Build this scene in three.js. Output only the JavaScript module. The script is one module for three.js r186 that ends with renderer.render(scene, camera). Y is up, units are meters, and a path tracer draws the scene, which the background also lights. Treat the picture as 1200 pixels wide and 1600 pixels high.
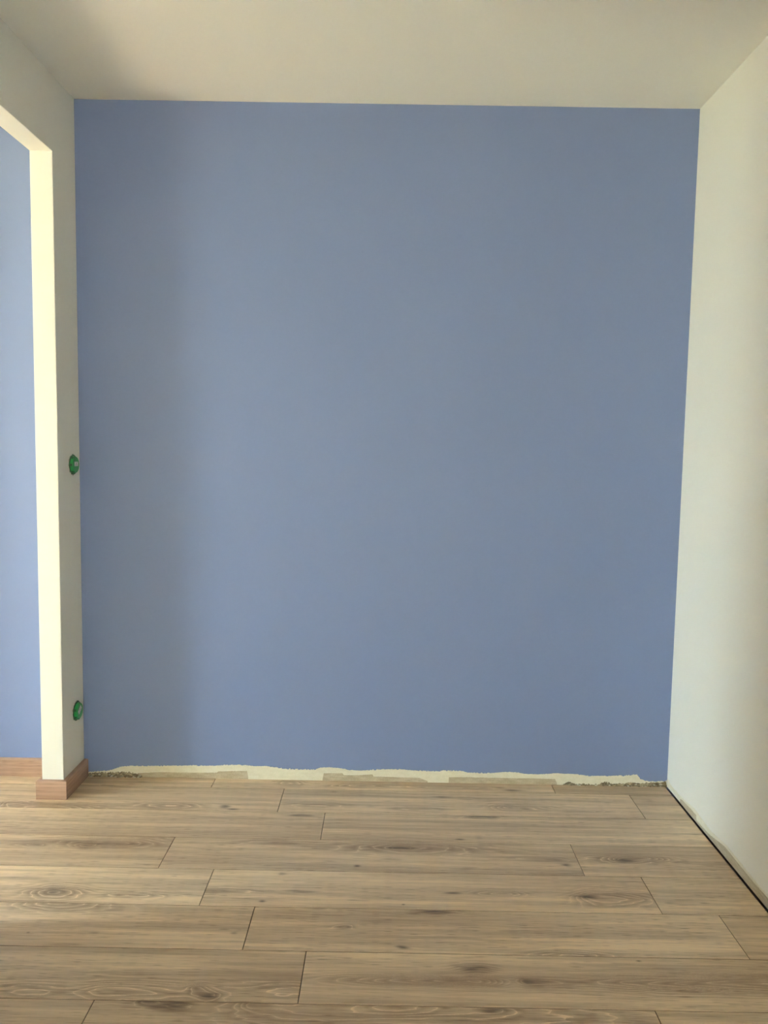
import * as THREE from 'three';
import { mergeGeometries, mergeVertices } from 'three/addons/utils/BufferGeometryUtils.js';

// ---------------------------------------------------------------- camera, sky, sun, exposure
const scene = new THREE.Scene();
const camera = new THREE.PerspectiveCamera(66.898, 1200 / 1600, 0.05, 200);
camera.position.set(1.1427, 1.2783, 2.8797);
camera.rotation.set(-0.08333, 0.00295, 0.01707, 'YXZ');

const renderer = new THREE.WebGLRenderer({ antialias: true });
renderer.toneMapping = THREE.LinearToneMapping;
renderer.toneMappingExposure = 28.2;
renderer.shadowMap.enabled = true;

const SKY = [1.09, 1.43, 1.62];
const SUN_TURN = THREE.MathUtils.degToRad(22), SUN_HIGH = THREE.MathUtils.degToRad(60);   // the sun stands high before the unseen garden door of the room next door
const towardsSun = new THREE.Vector3(-Math.cos(SUN_HIGH) * Math.cos(SUN_TURN), Math.sin(SUN_HIGH), Math.cos(SUN_HIGH) * Math.sin(SUN_TURN));
scene.background = new THREE.Color().setRGB(SKY[0], SKY[1], SKY[2]);   // hazy bright sky

const sun = new THREE.DirectionalLight(new THREE.Color(0.94, 0.97, 1), 11);
sun.name = 'sun';
sun.position.copy(towardsSun).multiplyScalar(12);
sun.castShadow = true;
sun.shadow.mapSize.set(2048, 2048);
Object.assign(sun.shadow.camera, { left: -7, right: 7, top: 7, bottom: -7, near: 1, far: 30 });
scene.add(sun, sun.target);

// ---------------------------------------------------------------- measures (metres)
const W = 2.237, H = 2.5, DEEP = 4.6, FAR = -3.1, T = 0.0776, JAMB = 0.189, JAMB_NEAR = 0.97, HEAD = 2.251;
const ROW = 0.18653, ROW0 = 0.07887, PLANK = 1.2886, PLANK_T = 0.009;

// ---------------------------------------------------------------- helpers
function rng(seed) { let a = seed >>> 0; return () => { a = (a + 0x6d2b79f5) >>> 0; let t = Math.imul(a ^ (a >>> 15), 1 | a); t = (t + Math.imul(t ^ (t >>> 7), 61 | t)) ^ t; return ((t ^ (t >>> 14)) >>> 0) / 4294967296; }; }
function hash(i, j, s) { let h = Math.imul(i, 374761393) ^ Math.imul(j, 668265263) ^ Math.imul(s, 2246822519); h = Math.imul(h ^ (h >>> 13), 1274126177); return ((h ^ (h >>> 16)) >>> 0) / 4294967296; }
function noise(x, y, s) {   // value noise, 0..1
  const i = Math.floor(x), j = Math.floor(y); let u = x - i, v = y - j; u = u * u * (3 - 2 * u); v = v * v * (3 - 2 * v);
  const a = hash(i, j, s), b = hash(i + 1, j, s), c = hash(i, j + 1, s), d = hash(i + 1, j + 1, s);
  return a + (b - a) * u + (c - a) * v + (a - b - c + d) * u * v;
}
const lit = (m) => { m.castShadow = m.receiveShadow = true; return m; };
const used = {};
function numbered(name) { const n = used[name] = (used[name] ?? -1) + 1; return n ? name + '_' + String(n).padStart(3, '0') : name; }
function structure(name, geometry, material, parent = scene) {
  const m = lit(new THREE.Mesh(geometry, material)); m.name = numbered(name); parent.add(m);
  if (parent === scene) m.userData.kind = 'structure';
  return m;
}
function part(name, geometry, material, parent, label) {
  const m = lit(new THREE.Mesh(geometry, material)); m.name = numbered(name); parent.add(m);
  if (label) m.userData.label = label;
  return m;
}
function describe(o, label, category, group) { o.userData.label = label; if (category) o.userData.category = category; if (group) o.userData.group = group; return o; }
function box(x0, x1, y0, y1, z0, z1) { return new THREE.BoxGeometry(x1 - x0, y1 - y0, z1 - z0).translate((x0 + x1) / 2, (y0 + y1) / 2, (z0 + z1) / 2); }
function outline(points, holes = []) {
  const s = new THREE.Shape(points.map(([a, b]) => new THREE.Vector2(a, b)));
  for (const h of holes) s.holes.push(new THREE.Path(h.map(([a, b]) => new THREE.Vector2(a, b))));
  return s;
}
const rect = (a0, a1, b0, b1) => [[a0, b0], [a1, b0], [a1, b1], [a0, b1]];
function dataTexture(w, h, fill) {
  const d = new Uint8Array(w * h * 4);
  for (let j = 0; j < h; j++) for (let i = 0; i < w; i++) { const c = fill(i, j), k = (j * w + i) * 4; d[k] = c[0]; d[k + 1] = c[1]; d[k + 2] = c[2]; d[k + 3] = 255; }
  const t = new THREE.DataTexture(d, w, h); t.colorSpace = THREE.SRGBColorSpace; t.magFilter = t.minFilter = THREE.LinearFilter; t.needsUpdate = true;
  return t;
}

// ---------------------------------------------------------------- materials
const paint = (r, g, b, roughness) => new THREE.MeshStandardMaterial({ color: new THREE.Color().setRGB(r, g, b), roughness });
const whitePaint = paint(0.80, 0.777, 0.69, 0.75);
const ceilingPaint = paint(0.83, 0.805, 0.715, 0.85);
const bluePaint = paint(0.198, 0.254, 0.438, 0.6);
const screedStuff = paint(0.24, 0.22, 0.19, 0.95);
const addedTerraceStuff = paint(0.55, 0.46, 0.35, 0.9);
const underlayStuff = paint(0.28, 0.26, 0.22, 0.95);
const fibreboard = paint(0.20, 0.135, 0.08, 0.9);
const lawnStuff = paint(0.11, 0.125, 0.07, 0.95);
const frameStuff = paint(0.8, 0.8, 0.79, 0.4);

// ---------------------------------------------------------------- room shell
const outer = 0.2;
structure('ceiling', box(FAR - outer, W + outer, H, H + 0.2, -outer, DEEP + outer), ceilingPaint);
const wallBack = structure('wall_back', box(FAR - outer, W + outer, -0.2, H + 0.02, -outer, 0), bluePaint);
describe(wallBack, 'matt blue painted end wall with a ragged unpainted strip along its foot');
const wallRight = structure('wall_right', box(W, W + outer, 0.0005, H + 0.02, -0.02, DEEP + outer), whitePaint);   // plasterboard that stops short of the screed
describe(wallRight, 'plain white painted side wall with bare plaster at its foot');
// partition with the doorway, seen at the left: stub, head and the part nearer than the frame, one wall with eased edges
{
  const e = 0.02, s = outline([[-e, -0.02], [JAMB, -0.02], [JAMB, HEAD], [JAMB_NEAR, HEAD], [JAMB_NEAR, -0.02], [DEEP + e, -0.02], [DEEP + e, H + e], [-e, H + e]]);
  const b = 0.0025, g = new THREE.ExtrudeGeometry(s, { depth: T - 2 * b, bevelEnabled: true, bevelSize: b, bevelThickness: b, bevelOffset: -b, bevelSegments: 3 });
  g.rotateY(-Math.PI / 2).translate(-b, 0, 0);          // shape x runs along z, extrusion runs along -x
  describe(structure('wall_left', g, whitePaint), 'white partition wall with a cased opening into the next room');
}
// walls behind the camera and round the next room, with an unseen garden door and an added fill door
const GARDEN = { z0: 1.28, z1: 1.9, y1: 2.15 };  // door out of view, placed to light the doorway, ceiling and right wall
const ADDED_DOOR = { x0: 0.78, x1: 1.23, y0: 0, y1: 2.15 };  // added opening behind the camera, brings fill light into this room
structure('wall_far_left', new THREE.ExtrudeGeometry(outline(rect(-0.02, DEEP + 0.02, -0.2, H + 0.02), [rect(GARDEN.z0, GARDEN.z1, 0, GARDEN.y1)]), { depth: outer, bevelEnabled: false }).rotateY(-Math.PI / 2).translate(FAR, 0, 0), whitePaint);
structure('wall_front', new THREE.ExtrudeGeometry(outline(rect(FAR - outer, W + outer, -0.2, H + 0.02), [rect(ADDED_DOOR.x0, ADDED_DOOR.x1, ADDED_DOOR.y0, ADDED_DOOR.y1)]), { depth: outer, bevelEnabled: false }).translate(0, 0, DEEP), whitePaint);
structure('unseen_lawn', box(FAR - 30, FAR - outer, -0.35, -0.1, -30, DEEP + 30), lawnStuff);  // ground out of view, kept dark so little light bounces indoors
structure('added_terrace', box(FAR - outer, W + 30, -0.35, -0.1, DEEP + outer, 16), addedTerraceStuff);   // added sunlit paving, throws warm fill light in through the added door
structure('added_veranda_roof', box(FAR - outer, W + 3, 2.25, 2.4, DEEP + outer, 9), whitePaint);  // added overhang, keeps skylight out of the added door
structure('added_wall_garden', box(FAR - outer, W + 30, -0.35, 4.5, 16, 16.2), whitePaint);  // added tall wall, hides the remaining sky from the added door
function casement(name, w, h, place) {
  const g = new THREE.Group(); g.name = name; g.userData.kind = 'structure'; scene.add(g);
  const f = 0.035;
  part('window_frame', new THREE.ExtrudeGeometry(outline(rect(-w / 2, w / 2, 0, h), [rect(-w / 2 + f, w / 2 - f, f, h - f)]), { depth: 0.06, bevelEnabled: false }), frameStuff, g);
  place(g);
}
casement('unseen_window_1', GARDEN.z1 - GARDEN.z0, GARDEN.y1, (g) => { g.rotation.y = Math.PI / 2; g.position.set(FAR - 0.12, 0, (GARDEN.z0 + GARDEN.z1) / 2); });  // frame of the unseen garden door
casement('added_window_2', ADDED_DOOR.x1 - ADDED_DOOR.x0, ADDED_DOOR.y1 - ADDED_DOOR.y0, (g) => g.position.set((ADDED_DOOR.x0 + ADDED_DOOR.x1) / 2, ADDED_DOOR.y0, DEEP + 0.06));  // frame of the added fill door

// ---------------------------------------------------------------- oak laminate
// knots and ring figures of the planks in view: x, z (metres on the floor), reach left, reach right, reach across, rings, darkness
const FIGURES = [[1.386,1.063,.06,.05,.022,3,.55], [1.376,1.111,.36,.08,.024,10,.38], [1.501,1.11,.02,.1,.02,4,.6], [2.14,1.101,.62,.5,.036,16,.3], [1.801,1.027,.008,.008,.004,0,.5], [.326,1.169,.12,.1,.03,4,.15], [.513,1.168,.08,.25,.032,6,.15], [.748,1.181,.03,.03,.018,3,.7], [.717,1.156,.02,.03,.02,3,.4], [.533,1.07,.02,.015,.006,0,.3], [.789,1.094,.03,.03,.008,1,.2], [.945,1.152,.12,.1,.03,3,.05],
  [.674,1.21,.07,.05,.02,2,.6], [.606,1.203,.02,.04,.012,2,.5], [.856,1.205,.03,.05,.02,3,.4], [1.186,1.202,.1,.15,.025,5,.3], [1.409,1.208,.04,.04,.012,2,.6], [1.391,1.211,.3,.3,.05,5,.1], [.982,1.212,.2,.2,.05,6,.1], [.244,.827,.12,.16,.035,7,.35], [.759,.945,.012,.012,.006,0,.5], [.772,.931,.01,.01,.004,0,.3], [.349,1.007,.06,.08,.012,1,.4], [.222,.958,.005,.005,.004,0,.5],
  [1.301,.835,.05,.06,.014,2,.6], [1.244,.843,.04,.02,.01,1,.4], [1.205,.989,.02,.02,.008,1,.6], [1.053,.909,.03,.02,.012,2,.2], [1.373,.913,.02,.06,.012,1,.3], [.974,.827,.04,.03,.01,1,.4], [1.628,1.007,.1,.1,.02,4,.1], [.215,.771,.07,.09,.034,6,.45], [.428,.78,.08,.1,.015,4,.2], [.351,.792,.03,.03,.008,0,.35], [.102,.706,.12,.06,.012,1,.2], [1.741,.747,.04,.03,.012,1,.8],
  [1.781,.749,.08,.14,.045,7,.25], [1.498,.736,.1,.06,.016,5,.15], [1.353,.74,.03,.03,.008,1,.6], [.906,.745,.04,.06,.01,1,.5], [.817,.799,.012,.012,.007,0,.6], [.842,.653,.012,.02,.01,0,.5], [1.583,.726,.02,.02,.006,0,.4], [.676,.747,.1,.12,.012,2,.25], [1.888,.758,.05,.05,.01,1,.3], [1.209,.802,.006,.006,.004,0,.5], [1.082,.772,.03,.15,.008,0,.35], [.287,.492,.2,.14,.03,6,.4],
  [.219,.519,.06,.03,.016,4,.2], [.051,.517,.08,.03,.012,3,.3], [.381,.464,.03,.05,.01,1,.3], [.402,.57,.02,.03,.006,0,.3], [1.211,.495,.06,.04,.011,2,.6], [1.236,.498,.2,.25,.04,5,.15], [1.168,.562,.03,.04,.012,1,.4], [1.072,.606,.012,.012,.008,0,.6], [1.409,.609,.03,.03,.016,0,.4], [1.719,.576,.02,.02,.012,1,.6], [1.693,.543,.16,.04,.016,2,.1], [1.005,.47,.03,.03,.008,1,.4],
  [.823,.476,.14,.14,.016,2,.35], [.988,.583,.03,.02,.008,0,.3], [1.905,.544,.04,.05,.016,3,.55], [1.942,.531,.14,.1,.026,5,.2], [1.999,.529,.08,.06,.014,3,.1], [.864,.287,.06,.06,.014,1,.5], [1.501,.272,.08,.06,.014,3,.55], [1.4,.431,.02,.02,.007,0,.6], [1.587,.351,.05,.05,.01,1,.2], [1.257,.481,.2,.15,.02,2,.2], [-.024,.265,.16,.16,.035,7,.15], [-.178,.227,.03,.08,.03,4,.1],
  [.59,.231,.02,.02,.018,1,.6], [.619,.249,.02,.03,.008,0,.6], [.397,.137,.03,.03,.006,0,.35], [.403,.228,.12,.1,.025,4,.1], [1.364,.128,.03,.04,.009,1,.5], [1.107,.21,.03,.03,.009,0,.4], [1.171,.167,.03,.03,.006,0,.35], [1.625,.199,.08,.14,.03,6,.25], [1.666,.212,.03,.03,.012,0,.4], [1.8,.227,.03,.03,.01,0,.4], [1.848,.215,.1,.1,.012,4,.1], [1.267,.223,.1,.1,.02,2,.25],
  [.924,.207,.1,.1,.02,2,.2], [2.119,.119,.03,.04,.02,1,.35], [2.12,.185,.1,.08,.02,1,.15], [1.634,.059,.03,.04,.01,1,.6], [1.596,.038,.02,.02,.008,0,.4], [.799,.027,.05,.05,.02,4,.1], [1.055,.039,.1,.15,.02,5,.1], [1.37,.042,.15,.2,.02,5,.1]];
const mix = (a, b, t) => a + (b - a) * t;
// colour of oak at (x along the grain, z across), with the figures that lie in the board
function oak(x, z, figures, seed, lines, tint) {
  const wide = noise(x * 1.3, z * 7, seed) - 0.5, fine = noise(x * 7, z * 40, seed + 1) - 0.5, jag = noise(x * 38, z * 210, seed + 9) - 0.5;
  let f = (z + 0.02 * wide + 0.005 * fine) * lines, g = 0, dark = 0, core = 0;
  for (const [fx, fz, rl, rr, rv, rings, dk] of figures) {
    const dx = x - fx + 0.012 * fine, dz = z - fz + 0.006 * wide + 0.005 * fine, r = dx < 0 ? rl : rr, q = (dx / r) ** 2 + (dz / rv) ** 2;
    if (q > 7) continue;
    const e = Math.exp(-q);
    f += 0.75 * rings * e; if (rings > 1) g = Math.max(g, Math.min(1, e * 2));
    dark += 0.85 * dk * Math.exp(-q * (rings > 3 ? 1.2 : 1.7)) * (0.75 + 0.7 * jag + 0.4 * fine);
    if (dk > 0.4) core += dk * Math.exp(-q * (rings > 3 ? 7 : 2.5)) * (0.8 + jag);
  }
  f += 0.5 * (noise(x * 11, z * 80, seed + 2) - 0.5) + 0.26 * jag;
  const s = f - Math.floor(f), ring = s < 0.72 ? (s / 0.72) ** 1.6 : (1 - s) / 0.28;
  const patch = noise(x * 0.9, z * 11, seed + 3) - 0.5, band = noise(x * 1.7, z * 38, seed + 10) - 0.5;
  const streak = 0.42 * noise(x * 3.2, z * 95, seed + 4) + 0.33 * noise(x * 9, z * 230, seed + 5) + 0.25 * noise(x * 24, z * 480, seed + 6) - 0.5;
  const pore = noise(x * 30, z * 560, seed + 7), broken = noise(x * 2.1, z * 22, seed + 8);
  let t = 0.79 - 0.30 * patch - 0.34 * band - 0.50 * streak - (0.03 + 0.16 * broken * broken + 0.17 * g) * (ring - 0.4) - 0.17 * g - 0.8 * dark;
  if (s < 0.16) t += 0.33 * g * (1 - s / 0.16) * (0.5 + broken);
  if (pore > 0.7) t -= (pore - 0.7) * 1.2 * (0.4 + broken);
  t = Math.max(-0.3, Math.min(1.1, t + tint));
  const k = Math.max(0, Math.min(0.8, core * 0.9));
  return [mix(mix(136, 234, t), 78, k), mix(mix(110, 206, t), 65, k), mix(mix(85, 169, t), 54, k)].map((c) => Math.max(20, Math.min(255, c)));
}
const TW = 1408, TH = 208;
function plankMaterial(x0, z0, seed) {
  const r = rng(seed * 977 + 5), lines = 24 + 16 * r(), tint = 0.10 * (r() - 0.5);
  const mine = FIGURES.filter(([fx, fz]) => fx > x0 && fx < x0 + PLANK && fz > z0 && fz < z0 + ROW);
  return new THREE.MeshStandardMaterial({ roughness: 0.48, map: dataTexture(TW, TH, (i, j) => oak(x0 + (i + 0.5) / TW * PLANK, z0 + (j + 0.5) / TH * ROW, mine, seed * 31 + 7, lines, tint)) });
}
// a board with eased edges: inset top, small chamfers, straight sides
function plankGeometry(x0, x1, z0, z1, ux0, uz0, be = 0.0008, bs = 0.0007) {
  const p = [], uv = [], index = [];
  const face = (q) => { const k = p.length / 3; for (const [x, y, z] of q) { p.push(x, y, z); uv.push((x - ux0) / PLANK, (z - uz0) / ROW); } index.push(k, k + 1, k + 2, k, k + 2, k + 3); };
  const a = [[x0 + be, 0, z0 + bs], [x0 + be, 0, z1 - bs], [x1 - be, 0, z1 - bs], [x1 - be, 0, z0 + bs]], b = [[x0, -be, z0], [x0, -be, z1], [x1, -be, z1], [x1, -be, z0]], c = b.map(([x, , z]) => [x, -PLANK_T, z]);
  face(a);
  for (let k = 0; k < 4; k++) { const n = (k + 1) % 4; face([a[k], b[k], b[n], a[n]]); }
  for (let k = 0; k < 4; k++) { const n = (k + 1) % 4; face([b[k], c[k], c[n], b[n]]); }
  face([c[3], c[2], c[1], c[0]]);
  const g = new THREE.BufferGeometry();
  g.setAttribute('position', new THREE.Float32BufferAttribute(p, 3)); g.setAttribute('uv', new THREE.Float32BufferAttribute(uv, 2)); g.setIndex(index);
  const flat = g.toNonIndexed(); flat.computeVertexNormals(); flat.addGroup(0, 30, 0); flat.addGroup(30, 30, 1); return flat;   // oak surface, fibreboard core
}
const floor = new THREE.Group(); floor.name = 'floor'; floor.userData.kind = 'structure'; scene.add(floor);
describe(floor, 'oak laminate floor of long planks laid parallel to the blue wall');
part('screed', mergeGeometries([box(FAR - outer, W + outer, -0.25, -0.04, -outer, DEEP + outer), box(W + 0.07, W + outer, -0.04, 0.0005, -outer, DEEP + outer)]), screedStuff, floor);
part('underlay', box(FAR + 0.01, W - 0.012, -0.04, -PLANK_T - 0.0002, 0.006, DEEP - 0.01), underlayStuff, floor);
{
  const first = [0.5053, 0.7794, 0.947, 0.4721, 0.6409, 0.7964, 0.9588, 0.4905], r = rng(11), spare = [];
  let seed = 1;
  for (let row = 0; ; row++) {
    const zb = ROW0 + row * ROW, za = zb - ROW;
    if (za > DEEP) break;
    const start = row < first.length ? first[row] : 0.3 + 0.9 * r();
    for (let k = -4; k < 3; k++) {
      const xa = start + k * PLANK, xb = xa + PLANK, e = 0.0009;
      const x0 = Math.max(xa + e, FAR + 0.006), x1 = Math.min(xb - e, W - 0.0085), z0 = Math.max(za + 0.0010, 0.002), z1 = Math.min(zb - 0.0010, DEEP - 0.006);
      if (x1 - x0 < 0.01 || z1 - z0 < 0.01) continue;
      const seen = row < 9 && xb > -0.45;
      let m;
      if (seen) { m = plankMaterial(xa, za, seed); spare.push(m); } else m = spare[Math.floor(r() * spare.length)] ?? (spare[0] = plankMaterial(xa, za, seed));
      seed++;
      part('plank', plankGeometry(x0, x1, z0, z1, xa, za), [m, fibreboard], floor);
    }
  }
}

// ---------------------------------------------------------------- skirting boards, mitred
const skirtWood = new THREE.MeshStandardMaterial({ roughness: 0.5, map: dataTexture(1024, 128, (i, j) => { const c = oak(i / 1024 * 1.2, j / 128 * 0.1, [], 901, 70, -0.1); return [c[0] * 0.84, c[1] * 0.78, c[2] * 0.8]; }) });
skirtWood.map.wrapS = skirtWood.map.wrapT = THREE.RepeatWrapping;
// runs from a to b (x, z on the floor) along the wall face, n points into the room; cut = how far the end runs on per metre of depth
function skirting(name, a, b, n, cutA, cutB, label) {
  const h = 0.068, d = 0.016, r = 0.005, profile = [[0, 0]];
  profile.push([d, 0]);
  for (let k = 0; k <= 4; k++) { const t = k / 4 * Math.PI / 2; profile.push([d - r + r * Math.cos(t), h - r + r * Math.sin(t)]); }
  profile.push([0, h]);
  const ax = new THREE.Vector2(b[0] - a[0], b[1] - a[1]), len = ax.length(); ax.normalize();
  const at = (s, [o, y], cut) => { const along = s + cut * o; return [a[0] + ax.x * along + n[0] * o, y + 0.0004, a[1] + ax.y * along + n[1] * o]; };
  const p = [], uv = [], tri = (q, w) => { for (let k = 0; k < 3; k++) { p.push(...q[k]); uv.push(...w[k]); } };
  const flip = ax.x * n[1] - ax.y * n[0] > 0;
  const quad = (q, w) => { const o = flip ? [0, 1, 2, 3] : [3, 2, 1, 0]; tri([q[o[0]], q[o[1]], q[o[2]]], [w[o[0]], w[o[1]], w[o[2]]]); tri([q[o[0]], q[o[2]], q[o[3]]], [w[o[0]], w[o[2]], w[o[3]]]); };
  for (let k = 0; k < profile.length; k++) {
    const u = profile[k], v = profile[(k + 1) % profile.length], A = (u[1] + (0.016 - u[0])) / 0.1, B = (v[1] + (0.016 - v[0])) / 0.1;
    quad([at(0, u, cutA), at(0, v, cutA), at(len, v, cutB), at(len, u, cutB)], [[0, A], [0, B], [len / 1.2, B], [len / 1.2, A]]);
  }
  for (let k = 1; k < profile.length - 1; k++) for (const [s, cut, turn] of [[0, cutA, 1], [len, cutB, 0]]) {
    const q = [at(s, profile[0], cut), at(s, profile[k], cut), at(s, profile[k + 1], cut)]; if ((turn === 1) !== flip) q.reverse();
    tri(q, [[0, 0], [0.01, 0], [0.01, 0.5]]);
  }
  const g = new THREE.BufferGeometry();
  g.setAttribute('position', new THREE.Float32BufferAttribute(p, 3)); g.setAttribute('uv', new THREE.Float32BufferAttribute(uv, 2)); g.computeVertexNormals();
  return describe(structure(name, g, skirtWood), label);
}
skirting('baseboard_jamb', [-T, JAMB], [0, JAMB], [0, 1], -1, 1, 'short brown wood skirting across the end of the white stub wall');
skirting('baseboard_left', [0, JAMB], [0, 0], [1, 0], -1, 0, 'brown wood skirting along the shaded side of the white stub wall');
skirting('baseboard_inner', [-T, 0.016], [-T, JAMB], [-1, 0], 0, 1, 'brown wood skirting on the far side of the stub wall');
skirting('baseboard_next_room', [FAR, 0], [-T, 0], [0, 1], 0, 0, 'brown wood skirting under the lit blue wall in the next room');

// ---------------------------------------------------------------- bare plaster at the foot of the walls
const plasterMap = dataTexture(1024, 64, (i, j) => { const a = noise(i / 34, j / 9, 71), b = noise(i / 5, j / 4, 72), c = 0.6 * a + 0.4 * b; return [226 + 14 * (c - 0.5), 219 + 15 * (c - 0.5), 196 + 20 * (c - 0.5)]; });
const boardMap = dataTexture(1024, 64, (i, j) => { const a = noise(i / 40, j / 6, 81), b = noise(i / 3, j / 3, 82), c = 0.6 * a + 0.4 * b; return [190 + 34 * (c - 0.5), 175 + 34 * (c - 0.5), 147 + 34 * (c - 0.5)]; });
const dirtMap = dataTexture(512, 64, (i, j) => { const a = noise(i / 9, j / 5, 91), b = noise(i / 3, j / 2, 92), c = 0.55 * a + 0.45 * b; return [150 + 150 * (c - 0.55), 136 + 145 * (c - 0.55), 108 + 130 * (c - 0.55)].map((v) => Math.max(40, Math.min(235, v))); });
const strips = [plasterMap, boardMap, dirtMap].map((map) => { map.wrapS = map.wrapT = THREE.RepeatWrapping; return new THREE.MeshStandardMaterial({ map, roughness: 0.95 }); });
const [plaster, board, dirt] = strips;
// a thin skin on a wall: top edge as (along, height) in millimetres, roughened, down to the floor
function skin(top, bottom, thick, rough, seed, endRough = 0) {
  const r = rng(seed), pts = [];
  for (let k = 0; k < top.length - 1; k++) {
    const [a, b] = top[k], [c, d] = top[k + 1], n = Math.max(1, Math.round(Math.hypot(c - a, d - b) / 3));
    for (let i = 0; i < n; i++) { const t = i / n; pts.push([(a + (c - a) * t + (k + i ? endRough * (r() - 0.5) : 0)) / 1000, (b + (d - b) * t + rough * (r() - 0.5) * (0.4 + 1.6 * noise((a + (c - a) * t) / 30, seed, 5))) / 1000]); }
  }
  const last = top[top.length - 1]; pts.push([last[0] / 1000, last[1] / 1000]);
  const s = outline([[top[0][0] / 1000, bottom / 1000], ...pts.map(([x, y]) => [x, Math.max(y, bottom / 1000 + 0.001)]), [last[0] / 1000, bottom / 1000]].reverse());
  const g = new THREE.ExtrudeGeometry(s, { depth: thick, bevelEnabled: false }), uv = g.attributes.uv, p = g.attributes.position;
  for (let k = 0; k < uv.count; k++) uv.setXY(k, p.getX(k) / 0.6, p.getY(k) / 0.06);
  return g;
}
{
  const strip = [[13,16],[45,19],[89,23],[109,28],[129,35],[139,39],[181,43],[222,43],[279,45],[365,48],[414,49],[500,50],[549,54],[591,55],[630,53],[660,51],[699,52],[734,48],[770,43],[832,41],[888,42],[906,50],[942,52],[974,50],[991,47],[1011,43],[1065,41],[1102,44],[1151,48],[1212,49],[1274,45],[1347,44],[1396,47],[1450,47],[1470,41],[1544,40],[1588,43],[1617,47],[1666,45],[1691,40],[1740,39],[1784,42],[1804,45],[1838,44],[1887,42],[1936,36],[1985,38],[2071,40],[2120,46],[2127,38],[2135,28],[2153,21],[2194,19],[2216,22],[2226,18],[2236,25]];
  part('bare_plaster', skin(strip, -8, 0.0008, 3.2, 21, 2.4), plaster, wallBack, 'cream unpainted plaster strip with a brushed ragged edge');
  const patches = [[[205,-8],[205,15],[291,21],[414,21],[508,23],[517,28],[626,32],[630,8]], [[916,5],[920,28],[992,30],[997,22],[1053,23],[1107,27],[1112,19],[1201,18],[1287,17],[1319,5]], [[1400,0],[1400,22],[1471,23],[1643,22],[1716,23],[1807,22],[1815,7]]];
  patches.forEach((p, k) => part('bare_board', skin(p, -8, 0.0013, 0.8, 31 + k), board, wallBack, 'grey beige patch where the old skirting was glued'));
  part('crumbling_plaster', skin([[15,9],[45,17],[82,15],[114,16],[156,19],[193,15],[222,7],[224,-5]], -8, 0.0018, 5, 41), dirt, wallBack, 'dark crumbling plaster in the corner by the skirting');
  part('crumbling_plaster', skin([[1839,2],[1859,13],[1888,5],[1974,3],[1998,16],[2023,8],[2072,9],[2097,15],[2134,10],[2170,16],[2207,17],[2231,20],[2236,5]], -8, 0.0018, 5, 42), dirt, wallBack, 'dark crumbling plaster at the right hand corner');
  const onRight = (g) => g.rotateY(-Math.PI / 2).translate(W, 0, 0);
  part('bare_plaster', onRight(skin([[3,34],[37,24],[70,24],[115,25],[176,29],[263,38],[297,36],[409,29],[523,42],[621,39],[700,36],[788,38],[893,44],[1100,40],[1400,42]], 1, 0.0008, 3, 51, 2)), plaster, wallRight, 'thin cream plaster line above the floor gap');
  part('bare_board', onRight(skin([[135,2],[137,15],[153,19],[230,24],[281,24],[286,8],[393,13],[511,33],[605,30],[693,28],[789,31],[893,39],[1100,34],[1400,36]], 1, 0.0013, 1.2, 52)), board, wallRight, 'grey beige band where the old skirting was glued');
}
// crumbs of plaster lying along the foot of the blue wall
{
  const r = rng(61), lumps = { dark: [], pale: [] };
  const lump = (x, y, z, s, kind) => {
    const g = mergeVertices(new THREE.IcosahedronGeometry(1, 1).deleteAttribute('normal').deleteAttribute('uv')), p = g.attributes.position, q = 100 * r();
    for (let k = 0; k < p.count; k++) { const w = 0.65 + 0.7 * noise(p.getX(k) * 1.7 + q, p.getY(k) * 1.7 + p.getZ(k) * 2.3 + q, 3); p.setXYZ(k, p.getX(k) * w * s * 1.4, p.getY(k) * w * s * 0.7, p.getZ(k) * w * s); }
    g.rotateY(r() * 6.3).translate(x, y, z); const f = g.toNonIndexed(); f.computeVertexNormals(); lumps[kind].push(f);
  };
  for (let k = 0; k < 46; k++) lump(0.022 + 0.2 * r(), 0.001 + 0.011 * r() * r(), 0.003 + 0.004 * r(), 0.0015 + 0.003 * r(), r() < 0.6 ? 'dark' : 'pale');
  for (let k = 0; k < 12; k++) lump(0.11 + 0.09 * r(), 0.0015, 0.006 + 0.003 * r(), 0.0016 + 0.0022 * r(), 'pale');
  for (let k = 0; k < 40; k++) lump(r() < 0.7 ? 2.07 + 0.155 * r() : 1.85 + 0.18 * r(), 0.001 + 0.009 * r() * r(), 0.003 + 0.003 * r(), 0.0014 + 0.0026 * r(), r() < 0.55 ? 'dark' : 'pale');
  const heap = new THREE.Group(); heap.name = 'plaster_crumbs'; heap.userData.kind = 'stuff'; scene.add(heap);
  describe(heap, 'loose plaster crumbs lying along the foot of the blue wall', 'debris');
  part('dark_crumbs', mergeGeometries(lumps.dark), paint(0.27, 0.21, 0.14, 0.95), heap).userData.kind = 'stuff';
  part('pale_crumbs', mergeGeometries(lumps.pale), paint(0.6, 0.56, 0.45, 0.95), heap).userData.kind = 'stuff';
}

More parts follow.
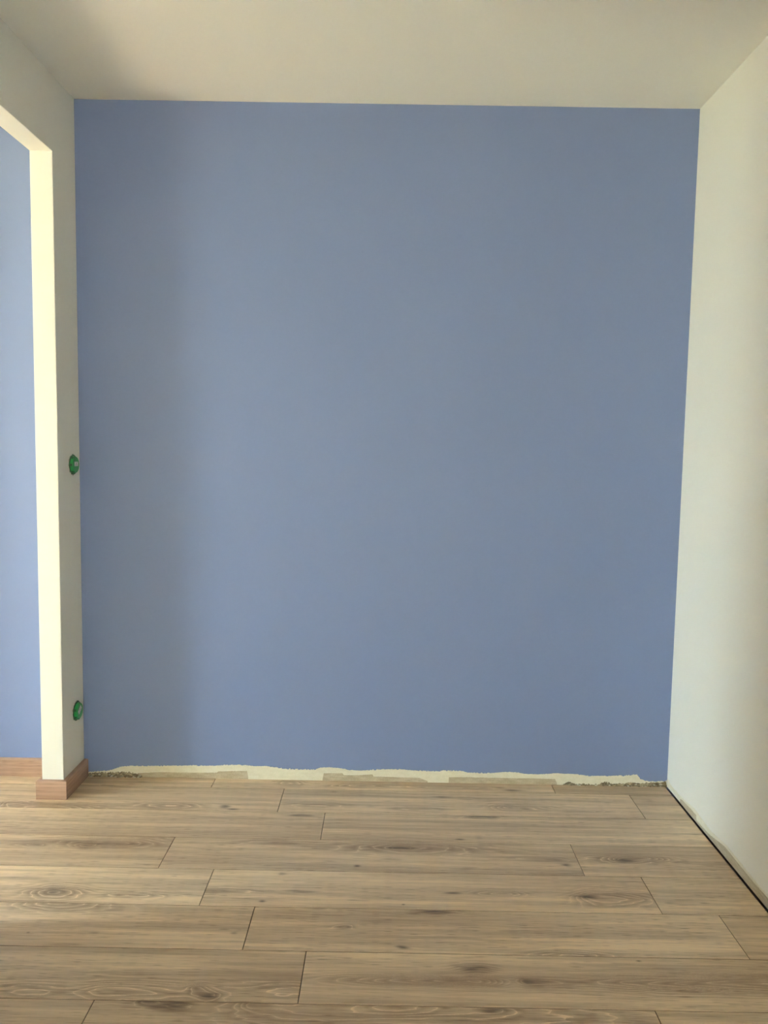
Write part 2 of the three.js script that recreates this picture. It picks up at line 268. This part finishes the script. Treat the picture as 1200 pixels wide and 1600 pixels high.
// ---------------------------------------------------------------- green covers over the two flush wiring boxes
const greenPlastic = new THREE.MeshPhysicalMaterial({ color: new THREE.Color().setRGB(0.014, 0.31, 0.065), roughness: 0.3, clearcoat: 0.3, clearcoatRoughness: 0.25 });
const darkGreen = new THREE.MeshStandardMaterial({ color: new THREE.Color().setRGB(0.01, 0.10, 0.028), roughness: 0.45 });
const cutGap = paint(0.30, 0.27, 0.22, 0.95);
const stickerPrint = new THREE.MeshStandardMaterial({ roughness: 0.6, map: dataTexture(60, 32, (i, j) => {
  const row = Math.floor(j / 5), ink = j > 5 && j < 27 && i > 8 && i < 52 && row % 2 === 1 && hash(Math.floor(i / 3), row, 9) > 0.32;
  return ink ? [58, 56, 54] : [214, 214, 206];
}) });
function boxCover(y, z, tilt, seed, label) {
  const g = new THREE.Group(); g.name = numbered('wiring_box_cover'); scene.add(g); describe(g, label, 'box cover', 'green covers on the stub wall');
  const r = rng(seed), ragged = (radius, rough, n) => outline(Array.from({ length: n }, (_, k) => { const a = k / n * Math.PI * 2, q = radius + rough * (r() - 0.5) * 2; return [q * Math.cos(a), q * Math.sin(a)]; }));
  const flat = (s, d) => new THREE.ExtrudeGeometry(s, { depth: d, bevelEnabled: false });
  part('cut_edge', flat(ragged(0.0375, 0.003, 44), 0.0006), cutGap, g, 'rough cut plaster round the box');
  part('rim', flat(ragged(0.0348, 0.0016, 36), 0.0032), darkGreen, g, 'dark green ragged rim');
  const profile = [[0.0315, 0.002], [0.031, 0.004], [0.0297, 0.0095], [0.0288, 0.0115], [0.0272, 0.0125], [0.0262, 0.0122], [0.0255, 0.0113], [0.021, 0.0113], [0.0202, 0.0119], [0.0188, 0.0119], [0.018, 0.0113], [0.0001, 0.0113]].map(([a, b]) => new THREE.Vector2(a, b));
  part('cap', new THREE.LatheGeometry(profile, 48).rotateX(Math.PI / 2), greenPlastic, g);
  for (let k = 0; k < 3; k++) part('rib', new THREE.BoxGeometry(0.0016, 0.0088, 0.009).translate(0.0312, 0, 0.0055).rotateZ(2.2 + k * 0.95), darkGreen, g);
  part('sticker', new THREE.BoxGeometry(0.03, 0.0155, 0.0012).translate(0.002, 0.003, 0.0122), stickerPrint, g, 'small white printed sticker');
  g.rotation.set(0, Math.PI / 2, tilt, 'YXZ'); g.position.set(0, y, z);
}
boxCover(1.196, 0.062, 0.0, 5, 'round green plastic wiring box cover high on the stub wall, its sticker level');
boxCover(0.279, 0.063, 0.6, 8, 'round green plastic wiring box cover low on the stub wall, its sticker tilted');

scene.updateMatrixWorld(true);
renderer.render(scene, camera);
